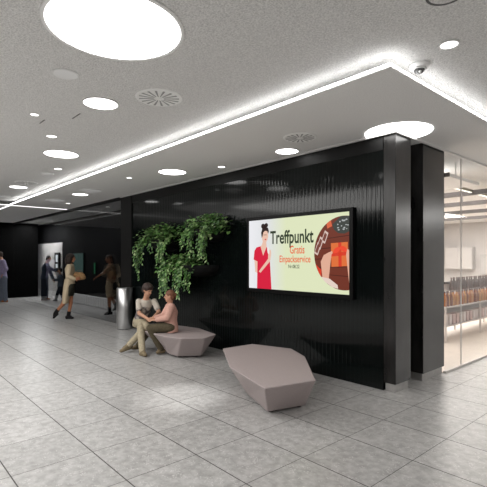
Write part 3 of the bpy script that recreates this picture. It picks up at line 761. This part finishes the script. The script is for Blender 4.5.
def person(name_label, key, root, J, face, s=1.0, sx=('n', 'f'), build=1.0, skin='fair', hand_dir=None, body_voxel=0.0075):
    """body = one continuous surface grown over the joints; returns empty and handy values"""
    t = thing('person', name_label, 'person', (root[0], root[1], 0), RZ)
    a, b = sx
    bm = bmesh.new()
    g = {k: V(v) for k, v in J.items()}
    pel, ch, nk, hd = g['pelvis'], g['chest'], g['neck'], g['head']
    sa, sb = g['sh_'+a], g['sh_'+b]
    L_ = (sb-sa); L_.z *= 0.3; L_.normalize(); up = (nk-pel).normalized(); F_ = up.cross(L_).normalized()
    if F_.dot(V(face)) < 0: F_ = -F_
    w = (sb-sa).length/2
    g.update(L=L_, F=F_, w=w)
    LH = (g['hip_'+b]-g['hip_'+a]); LH.z = 0; LH = LH.normalized() if LH.length > 0.02 else L_
    if LH.dot(L_) < 0: LH = -LH
    hw = 0.155*s*build
    tor = [(pel-up*0.09*s, hw*0.82, 0.085*s*build), (pel, hw, 0.11*s*build), (pel.lerp(ch, 0.45), hw*0.82, 0.092*s*build), (ch, w*0.88, 0.112*s*build),
           (nk-up*0.05*s, w*0.72, 0.075*s), (nk, 0.055*s, 0.052*s)]
    g['tor'] = tor
    loft(bm, tor, L_, F_)
    P_, rot = head(bm, hd, face, s); g['P'] = P_; g['rot'] = rot
    cap(bm, nk-up*0.03*s, 0.056*s*build, hd-Vector((0, 0, 0.03*s))-V(face).normalized()*0.015*s, 0.050*s*build)
    for q in (a, b):
        cap(bm, g['sh_'+q], 0.050*s*build, g['el_'+q], 0.038*s*build); cap(bm, g['el_'+q], 0.037*s*build, g['wr_'+q], 0.025*s)
        hd_ = (hand_dir or {}).get(q)
        d = V(hd_[0]) if hd_ else g['wr_'+q]-g['el_'+q]
        nrm = V(hd_[1]) if hd_ else (-F_ if abs(d.normalized().dot(F_)) < 0.8 else Vector((0, 0, -1)))
        hand(bm, g['wr_'+q], d, nrm, s, 0.45, 1 if q == a else -1)
        cap(bm, g['hip_'+q], 0.088*s*build, g['kn_'+q], 0.056*s*build)
        mid = g['kn_'+q].lerp(g['an_'+q], 0.32)
        cap(bm, g['kn_'+q], 0.053*s*build, mid, 0.053*s*build); cap(bm, mid, 0.053*s*build, g['an_'+q], 0.034*s)
        tz = g['toe_'+q]+Vector((0, 0, 0.028*s)); cap(bm, g['an_'+q], 0.036*s, tz, 0.024*s)
    blob('body', bm, SK[skin], t, body_voxel, 3)
    face_parts(P_, rot, s, t)
    return t, g
def top(t, g, m, s=1.0, sx=('n', 'f'), sleeve=1.0, hem=-0.04, infl=0.012, name='top', flare=0.0, build=1.0):
    bm = bmesh.new(); up = (g['neck']-g['pelvis']).normalized(); pel = g['pelvis']
    secs = [(pel+up*hem, 0.155*s*build+infl+flare, 0.115*s*build+infl+flare)]
    if hem < -0.03: secs.append((pel, 0.155*s*build+infl+flare*0.5, 0.112*s*build+infl+flare*0.4))
    secs += [(c, a_+infl, b_+infl) for c, a_, b_ in g['tor'][2:5]]
    secs.append((g['neck']-up*0.012*s, 0.060*s+infl, 0.056*s+infl))
    loft(bm, secs, g['L'], g['F'])
    for q in sx:
        A, E, W = g['sh_'+q], g['el_'+q], g['wr_'+q]
        if sleeve > 0.5:
            cap(bm, A, 0.054*s*build+infl, E, 0.042*s*build+infl); f = min(1.0, (sleeve-0.5)*2)
            cap(bm, E, 0.042*s*build+infl, E.lerp(W, f*0.97), 0.032*s*build+infl*0.8)
        else:
            cap(bm, A, 0.049*s*build+infl, A.lerp(E, sleeve*2), 0.048*s*build+infl)
    return blob(name, bm, m, t, 0.009, 4)
def trousers(t, g, m, s=1.0, sx=('n', 'f'), infl=0.014, length=1.0, name='trousers', build=1.0, wide=0.0):
    bm = bmesh.new(); up = (g['neck']-g['pelvis']).normalized(); pel = g['pelvis']
    loft(bm, [(pel-up*0.10*s, 0.135*s*build+infl, 0.09*s*build+infl), (pel, 0.158*s*build+infl*0.6, 0.112*s*build+infl*0.6), (pel+up*0.09*s, 0.140*s*build+infl*0.6, 0.10*s*build+infl*0.6)], g['L'], g['F'])
    for q in sx:
        Hh, K, A = g['hip_'+q], g['kn_'+q], g['an_'+q]
        if length >= 0.5:
            cap(bm, Hh, 0.092*s*build+infl, K, 0.060*s*build+infl+wide*0.5); E = K.lerp(A, (length-0.5)*2*0.97); cap(bm, K, 0.060*s*build+infl+wide*0.5, E, 0.045*s*build+infl+wide)
        else:
            cap(bm, Hh, 0.094*s*build+infl, Hh.lerp(K, length*2), 0.082*s*build+infl)
    return blob(name, bm, m, t, 0.009, 4)
def shoes(t, g, m, s=1.0, sx=('n', 'f'), shaft=0.0, heel=0.0, name='shoe'):
    for q in sx:
        bm = bmesh.new(); shoe(bm, g['an_'+q], g['toe_'+q], s, shaft, heel, g['kn_'+q]); blob(name, bm, m, t, 0.007, 2)
def hair(t, g, m, parts, s=1.0, name='hair'):
    bm = bmesh.new()
    for c, r in parts: ball(bm, g['P'](*c), tuple(q*s for q in r), g['rot'])
    return blob(name, bm, m, t, 0.007, 3)
SHORT = [((0, -0.018, 0.040), (0.083, 0.094, 0.084)), ((0, -0.055, -0.01), (0.074, 0.052, 0.075))]

JN = {
 'walker': ((-11.765, 4.101), {
  'pelvis': (0.107, 0.0, 0.931), 'chest': (0.102, 0.0, 1.346), 'neck': (0.115, 0.0, 1.493), 'head': (0.15, 0.0, 1.632), 'sh_n': (0.162, -0.17, 1.408), 'el_n': (0.151, -0.24, 1.168), 'wr_n': (0.314, -0.22, 1.088), 'sh_f': (0.066, 0.17, 1.402), 'el_f': (0.116, 0.25, 1.149), 'wr_f': (0.313, 0.02, 1.144), 'hip_n': (0.13, -0.09, 0.87), 'kn_n': (-0.038, -0.1, 0.42), 'an_n': (-0.243, -0.1, 0.181), 'toe_n': (-0.282, -0.1, 0.032), 'hip_f': (0.084, 0.09, 0.858), 'kn_f': (0.104, 0.06, 0.43), 'an_f': (0.037, 0.06, 0.08), 'toe_f': (0.158, 0.06, 0.002)}),
 'left': ((-17.865, 3.955), {
  'pelvis': (-0.019, 0.0, 0.969), 'chest': (-0.045, 0.0, 1.433), 'neck': (-0.074, 0.0, 1.619), 'head': (-0.13, -0.0, 1.774), 'sh_n': (0.104, -0.2, 1.527), 'el_n': (0.247, -0.26, 1.253), 'wr_n': (0.138, -0.28, 1.071), 'sh_f': (-0.224, 0.2, 1.525), 'el_f': (-0.367, 0.22, 1.261), 'wr_f': (-0.497, 0.12, 1.17), 'hip_n': (0.061, -0.09, 0.899), 'kn_n': (0.096, -0.1, 0.475), 'an_n': (0.133, -0.1, 0.099), 'toe_n': (0.004, -0.12, 0.027), 'hip_f': (-0.099, 0.09, 0.891), 'kn_f': (-0.157, 0.1, 0.461), 'an_f': (-0.153, 0.12, 0.085), 'toe_f': (-0.28, 0.12, 0.025)}),
 'denim': ((-17.661, 5.355), {
  'pelvis': (-0.019, 0.0, 0.88), 'chest': (0.019, 0.0, 1.289), 'neck': (0.07, 0.0, 1.464), 'head': (0.148, -0.0, 1.627), 'sh_n': (0.115, -0.2, 1.381), 'el_n': (0.345, -0.25, 1.243), 'wr_n': (0.515, -0.2, 1.158), 'sh_f': (-0.021, 0.2, 1.375), 'el_f': (0.107, 0.24, 1.067), 'wr_f': (0.243, 0.2, 0.792), 'hip_n': (0.003, -0.09, 0.806), 'kn_n': (-0.02, -0.1, 0.42), 'an_n': (-0.02, -0.1, 0.087), 'toe_n': (0.133, -0.12, 0.023), 'hip_f': (-0.041, 0.09, 0.798), 'kn_f': (0.005, 0.1, 0.406), 'an_f': (-0.024, 0.12, 0.083), 'toe_f': (0.117, 0.12, 0.02)}),
 'child': ((-16.928, 5.639), {
  'pelvis': (0.046, 0.0, 0.571), 'chest': (0.05, -0.0, 0.914), 'neck': (0.046, 0.0, 1.04), 'head': (0.034, 0.0, 1.189), 'sh_n': (0.113, -0.14, 0.977), 'el_n': (0.032, -0.18, 0.846), 'wr_n': (-0.09, -0.16, 0.846), 'sh_f': (-0.014, 0.14, 0.966), 'el_f': (-0.127, 0.17, 0.811), 'wr_f': (-0.22, 0.12, 0.794), 'hip_n': (0.076, -0.07, 0.519), 'kn_n': (-0.023, -0.08, 0.311), 'an_n': (-0.087, -0.08, 0.08), 'toe_n': (-0.177, -0.1, 0.029), 'hip_f': (0.02, 0.07, 0.51), 'kn_f': (0.066, 0.07, 0.261), 'an_f': (0.154, 0.07, 0.066), 'toe_f': (0.077, 0.07, 0.012)}),
 'reach': ((-11.789, 5.316), {
  'pelvis': (0.043, 0.0, 0.912), 'chest': (0.057, -0.0, 1.299), 'neck': (0.034, 0.0, 1.457), 'head': (-0.006, 0.0, 1.614), 'sh_n': (0.084, -0.18, 1.36), 'el_n': (-0.08, -0.24, 1.22), 'wr_n': (-0.282, -0.2, 1.106), 'sh_f': (0.046, 0.18, 1.367), 'el_f': (0.127, 0.2, 1.119), 'wr_f': (0.114, 0.05, 0.923), 'hip_n': (0.042, -0.09, 0.846), 'kn_n': (0.04, -0.1, 0.448), 'an_n': (0.048, -0.1, 0.107), 'toe_n': (-0.07, -0.12, 0.018), 'hip_f': (0.044, 0.09, 0.835), 'kn_f': (0.07, 0.08, 0.46), 'an_f': (0.186, 0.1, 0.241), 'toe_f': (0.11, 0.1, 0.123)}),
 'mother': ((-7.13, 3.828), {
  'pelvis': (-0.03, 0.128, 0.457), 'chest': (0.067, 0.028, 0.756), 'neck': (0.102, -0.022, 0.889), 'head': (0.14, -0.072, 1.042), 'sh_r': (-0.035, -0.022, 0.834), 'el_r': (0.006, -0.152, 0.632), 'wr_r': (0.216, -0.372, 0.563), 'sh_l': (0.237, 0.028, 0.833), 'el_l': (0.343, -0.072, 0.649), 'wr_l': (0.287, -0.322, 0.578), 'hip_r': (-0.077, 0.128, 0.429), 'kn_r': (0.19, -0.372, 0.433), 'an_r': (-0.108, -0.452, 0.118), 'toe_r': (-0.209, -0.552, 0.015), 'hip_l': (0.025, 0.128, 0.429), 'kn_l': (0.095, -0.422, 0.406), 'an_l': (0.193, -0.722, 0.059), 'toe_l': (0.272, -0.832, 0.009)}),
 'girl': ((-6.331, 3.966), {
  'pelvis': (0.011, -0.067, 0.464), 'chest': (0.008, -0.067, 0.71), 'neck': (-0.002, -0.087, 0.858), 'head': (-0.004, -0.117, 0.982), 'sh_n': (0.035, -0.207, 0.81), 'el_n': (-0.016, -0.267, 0.643), 'wr_n': (-0.225, -0.117, 0.584), 'sh_f': (-0.038, 0.053, 0.79), 'el_f': (-0.144, 0.083, 0.622), 'wr_f': (-0.268, 0.013, 0.601), 'hip_n': (0.016, -0.147, 0.46), 'kn_n': (-0.32, -0.167, 0.451), 'an_n': (-0.146, -0.107, 0.082), 'toe_n': (-0.202, -0.147, 0.015), 'hip_f': (-0.011, 0.013, 0.443), 'kn_f': (-0.367, 0.113, 0.41), 'an_f': (-0.645, 0.313, 0.057), 'toe_f': (-0.729, 0.273, 0.006)}),
}
# --- woman walking past the dark glass
k = 'walker'
t, g = person('woman striding past the dark glass in a long cream cardigan, clutching a brown bag', k, *JN[k], face=(1, 0.12, -0.08), skin='tan', build=0.92,
              hand_dir={'n': ((1, 0.2, 0.1), (0, 1, 0.2)), 'f': ((1, -0.4, 0), (0, -1, 0.2))})
top(t, g, cloth('olive_black_top', (0.05, 0.045, 0.035)), 1, sleeve=0.2, name='shirt', build=0.92)
trousers(t, g, cloth('olive_shorts', (0.045, 0.045, 0.035)), 1, length=0.20, infl=0.02, name='shorts', build=0.95)
cd = cloth('cream_knit', (0.56, 0.46, 0.32), 0.12, 60)
top(t, g, cd, 1, sleeve=1.0, hem=0.02, infl=0.022, name='cardigan', build=0.95)
bm = bmesh.new(); L_, F_ = g['L'], g['F']; pel = g['pelvis']
loft(bm, [(pel+Vector((-0.01, 0, 0.14)), 0.165, 0.125), (pel+Vector((-0.05, 0, -0.04)), 0.225, 0.115), (pel+Vector((-0.09, 0, -0.26)), 0.24, 0.10), (pel+Vector((-0.12, 0, -0.50)), 0.22, 0.085)], L_, F_)
blob('cardigan_skirt', bm, cd, t, 0.009, 3)
hm = mat('dark_curly_hair', (0.025, 0.014, 0.010), 0.7, vary=0.5, scale=40, bump=0.6)
hair(t, g, hm, [((0, -0.03, 0.045), (0.105, 0.105, 0.09)), ((0, -0.085, -0.03), (0.115, 0.075, 0.12)), ((-0.07, -0.04, -0.05), (0.05, 0.07, 0.12)), ((0.07, -0.04, -0.05), (0.05, 0.07, 0.12)), ((0, -0.10, -0.10), (0.10, 0.06, 0.08))]+[((0.115*math.sin(q*2.4), -0.05-0.07*math.cos(q*1.7), 0.06-0.0105*q), (0.032, 0.032, 0.032)) for q in range(22)])
shoes(t, g, cloth('black_boot', (0.012, 0.011, 0.012)), 1.0, shaft=0.28, heel=0.055, name='ankle_boot')
bag = thing('handbag', 'fuzzy brown bag carried by the woman in the cream cardigan', 'bag', (0, 0, 0))
bag.location = Matrix.Rotation(RZ, 3, 'Z') @ V((0.40, -0.10, 1.07))+V((*JN[k][0], 0)); bag.rotation_euler = (0, 0, RZ)
bm = bmesh.new(); ball(bm, (0, 0, 0.09), (0.15, 0.075, 0.11)); ball(bm, (-0.08, 0, 0.12), (0.08, 0.07, 0.08)); ball(bm, (0.09, 0, 0.05), (0.08, 0.06, 0.06))
blob('pouch', bm, mat('brown_fleece', (0.30, 0.17, 0.075), 0.95, vary=0.5, scale=40, bump=1.0), bag, 0.012, 1)
obj('strap', tube(bmesh.new(), [(-0.11, 0, 0.17), (-0.06, 0, 0.235), (0.0, 0, 0.25), (0.06, 0, 0.225), (0.10, 0, 0.14)], 0.008, 8), mat('bag_strap', (0.12, 0.06, 0.03), 0.7), bag, True)

# --- man at the left edge
k = 'left'
t, g = person('man in a lilac shirt and jeans at the left edge of the photo', k, *JN[k], face=(-1, 0.25, -0.05), build=1.08)
top(t, g, cloth('lilac_shirt', (0.32, 0.28, 0.42)), 1, sleeve=0.95, hem=-0.08, infl=0.02, name='shirt', build=1.08)
trousers(t, g, cloth('washed_jeans', (0.13, 0.15, 0.19)), 1, infl=0.018, name='jeans', build=1.05, wide=0.012)
shoes(t, g, cloth('tan_shoe', (0.34, 0.13, 0.05)), 1.05)
hair(t, g, mat('brown_short_hair', (0.05, 0.03, 0.02), 0.7, vary=0.3, scale=60), SHORT)

# --- man, child and woman in the foyer
k = 'denim'
t, g = person('man in a dark denim jacket behind the glass, reaching towards the wall terminal', k, *JN[k], face=(1, -0.1, -0.1), build=1.06)
top(t, g, cloth('denim_jacket', (0.055, 0.07, 0.10)), 1, sleeve=1.0, hem=-0.06, infl=0.024, name='jacket', build=1.06)
trousers(t, g, cloth('dark_jeans', (0.03, 0.035, 0.05)), 1, infl=0.018, name='jeans', build=1.04, wide=0.012)
shoes(t, g, cloth('brown_shoe', (0.16, 0.06, 0.035)), 1.05)
hair(t, g, mat('black_short_hair', (0.012, 0.010, 0.009), 0.7, vary=0.3, scale=60), SHORT)
k = 'child'
t, g = person('child in a grey-blue top behind the glass, beside the denim-jacketed man', k, *JN[k], face=(-1, -0.1, 0.1), s=0.80)
top(t, g, cloth('greyblue_top', (0.10, 0.12, 0.15)), 0.8, sleeve=0.95, hem=-0.03, infl=0.018)
trousers(t, g, cloth('navy_trousers', (0.02, 0.025, 0.035)), 0.8, infl=0.014)
shoes(t, g, cloth('dark_shoe', (0.03, 0.03, 0.035)), 0.8)
hair(t, g, mat('dark_child_hair', (0.02, 0.013, 0.010), 0.7, vary=0.3, scale=60), SHORT, 0.8)
k = 'reach'
t, g = person('woman in a brown top and beige shorts behind the glass, one arm stretched out left', k, *JN[k], face=(-1, -0.25, -0.08), skin='tan', build=0.95)
top(t, g, cloth('brown_top', (0.26, 0.15, 0.09)), 1, sleeve=0.3, hem=0.0, infl=0.016, build=0.95)
trousers(t, g, cloth('beige_shorts', (0.55, 0.42, 0.27)), 1, length=0.30, infl=0.022, name='shorts', build=0.97)
shoes(t, g, cloth('black_boots', (0.012, 0.011, 0.012)), 1.0, shaft=0.35, name='ankle_boot')
hair(t, g, mat('brown_hair', (0.06, 0.03, 0.02), 0.7, vary=0.4, scale=50), SHORT+[((0, -0.08, -0.06), (0.07, 0.05, 0.10))])
bg_ = thing('shoulder_bag', 'dark shoulder bag at the hip of the woman behind the glass', 'bag', (0, 0, 0))
bg_.location = Matrix.Rotation(RZ, 3, 'Z') @ V((0.215, -0.05, 0.74))+V((*JN[k][0], 0)); bg_.rotation_euler = (0, 0, RZ)
obj('pouch', bevel(B(-0.05, 0.05, -0.12, 0.12, 0, 0.20), 0.02, 2), M['pot'], bg_)
obj('strap', tube(bmesh.new(), [(0, -0.10, 0.19), (-0.05, -0.05, 0.45), (-0.12, 0.0, 0.66), (-0.05, 0.07, 0.45), (0, 0.10, 0.19)], 0.008, 6), M['pot'], bg_)

# --- two people sitting on the bench
k = 'mother'
t, g = person('woman with short dark hair in a printed pale T-shirt, sitting on the bench', k, *JN[k], face=(0.75, -0.62, -0.30), s=0.98, sx=('r', 'l'), build=0.95, body_voxel=0.0065,
              hand_dir={'r': ((0.8, -0.3, 0.05), (0.2, 0.3, -1)), 'l': ((-0.4, -0.7, -0.1), (-0.2, 0.2, -1))})
tee = mat('printed_tshirt', (0.5, 0.47, 0.43), 0.85); N, L = nodes(tee)
tc = N.new('ShaderNodeTexCoord'); nz = N.new('ShaderNodeTexNoise'); nz.inputs['Scale'].default_value = 16; nz.inputs['Detail'].default_value = 3
sp_ = N.new('ShaderNodeSeparateXYZ'); L.new(tc.outputs['Object'], sp_.inputs[0]); L.new(tc.outputs['Object'], nz.inputs['Vector'])
mr = N.new('ShaderNodeMapRange'); mr.inputs['From Min'].default_value = 0.76; mr.inputs['From Max'].default_value = 0.62; L.new(sp_.outputs[2], mr.inputs[0])
mm = N.new('ShaderNodeMath'); mm.operation = 'MULTIPLY_ADD'; L.new(mr.outputs[0], mm.inputs[0]); mm.inputs[1].default_value = 0.30; L.new(nz.outputs['Fac'], mm.inputs[2])
rp = N.new('ShaderNodeValToRGB'); e = rp.color_ramp.elements; e[0].position = 0.60; e[0].color = (0.50, 0.45, 0.39, 1); e[1].position = 0.78; e[1].color = (0.10, 0.08, 0.085, 1)
L.new(mm.outputs[0], rp.inputs[0]); L.new(rp.outputs[0], N['Principled BSDF'].inputs['Base Color'])
top(t, g, tee, 0.98, sx=('r', 'l'), sleeve=0.34, hem=-0.02, infl=0.011, name='tshirt', build=0.95)
trousers(t, g, cloth('khaki_trousers', (0.36, 0.31, 0.22)), 0.98, sx=('r', 'l'), infl=0.012, build=0.95)
shoes(t, g, cloth('khaki_boot', (0.20, 0.16, 0.10)), 0.98, sx=('r', 'l'), shaft=0.25, name='ankle_boot')
hair(t, g, mat('dark_brown_hair', (0.035, 0.018, 0.015), 0.65, vary=0.5, scale=45, bump=0.4), [((0, -0.020, 0.052), (0.098, 0.104, 0.088)), ((0, -0.055, 0.0), (0.092, 0.06, 0.085)), ((0, 0.05, 0.075), (0.07, 0.045, 0.035))], 0.98)
k = 'girl'
t, g = person('smaller person with reddish hair in a pink jumper, sitting on the bench', k, *JN[k], face=(-1, -0.12, -0.05), s=0.88, body_voxel=0.0065,
              hand_dir={'n': ((-1, 0.2, -0.05), (0, 0.3, -1)), 'f': ((-1, -0.2, 0), (0, 0, -1))})
top(t, g, cloth('pink_jumper', (0.58, 0.34, 0.28), 0.10, 60), 0.88, sleeve=0.97, hem=-0.09, infl=0.022, name='jumper')
trousers(t, g, cloth('dark_khaki_trousers', (0.085, 0.07, 0.045)), 0.88, infl=0.014)
shoes(t, g, cloth('olive_boot', (0.17, 0.13, 0.08)), 0.92, shaft=0.3, name='ankle_boot')
hair(t, g, mat('reddish_hair', (0.16, 0.06, 0.028), 0.6, vary=0.4, scale=45, bump=0.3), SHORT+[((0, -0.10, 0.02), (0.045, 0.04, 0.045))], 0.88)
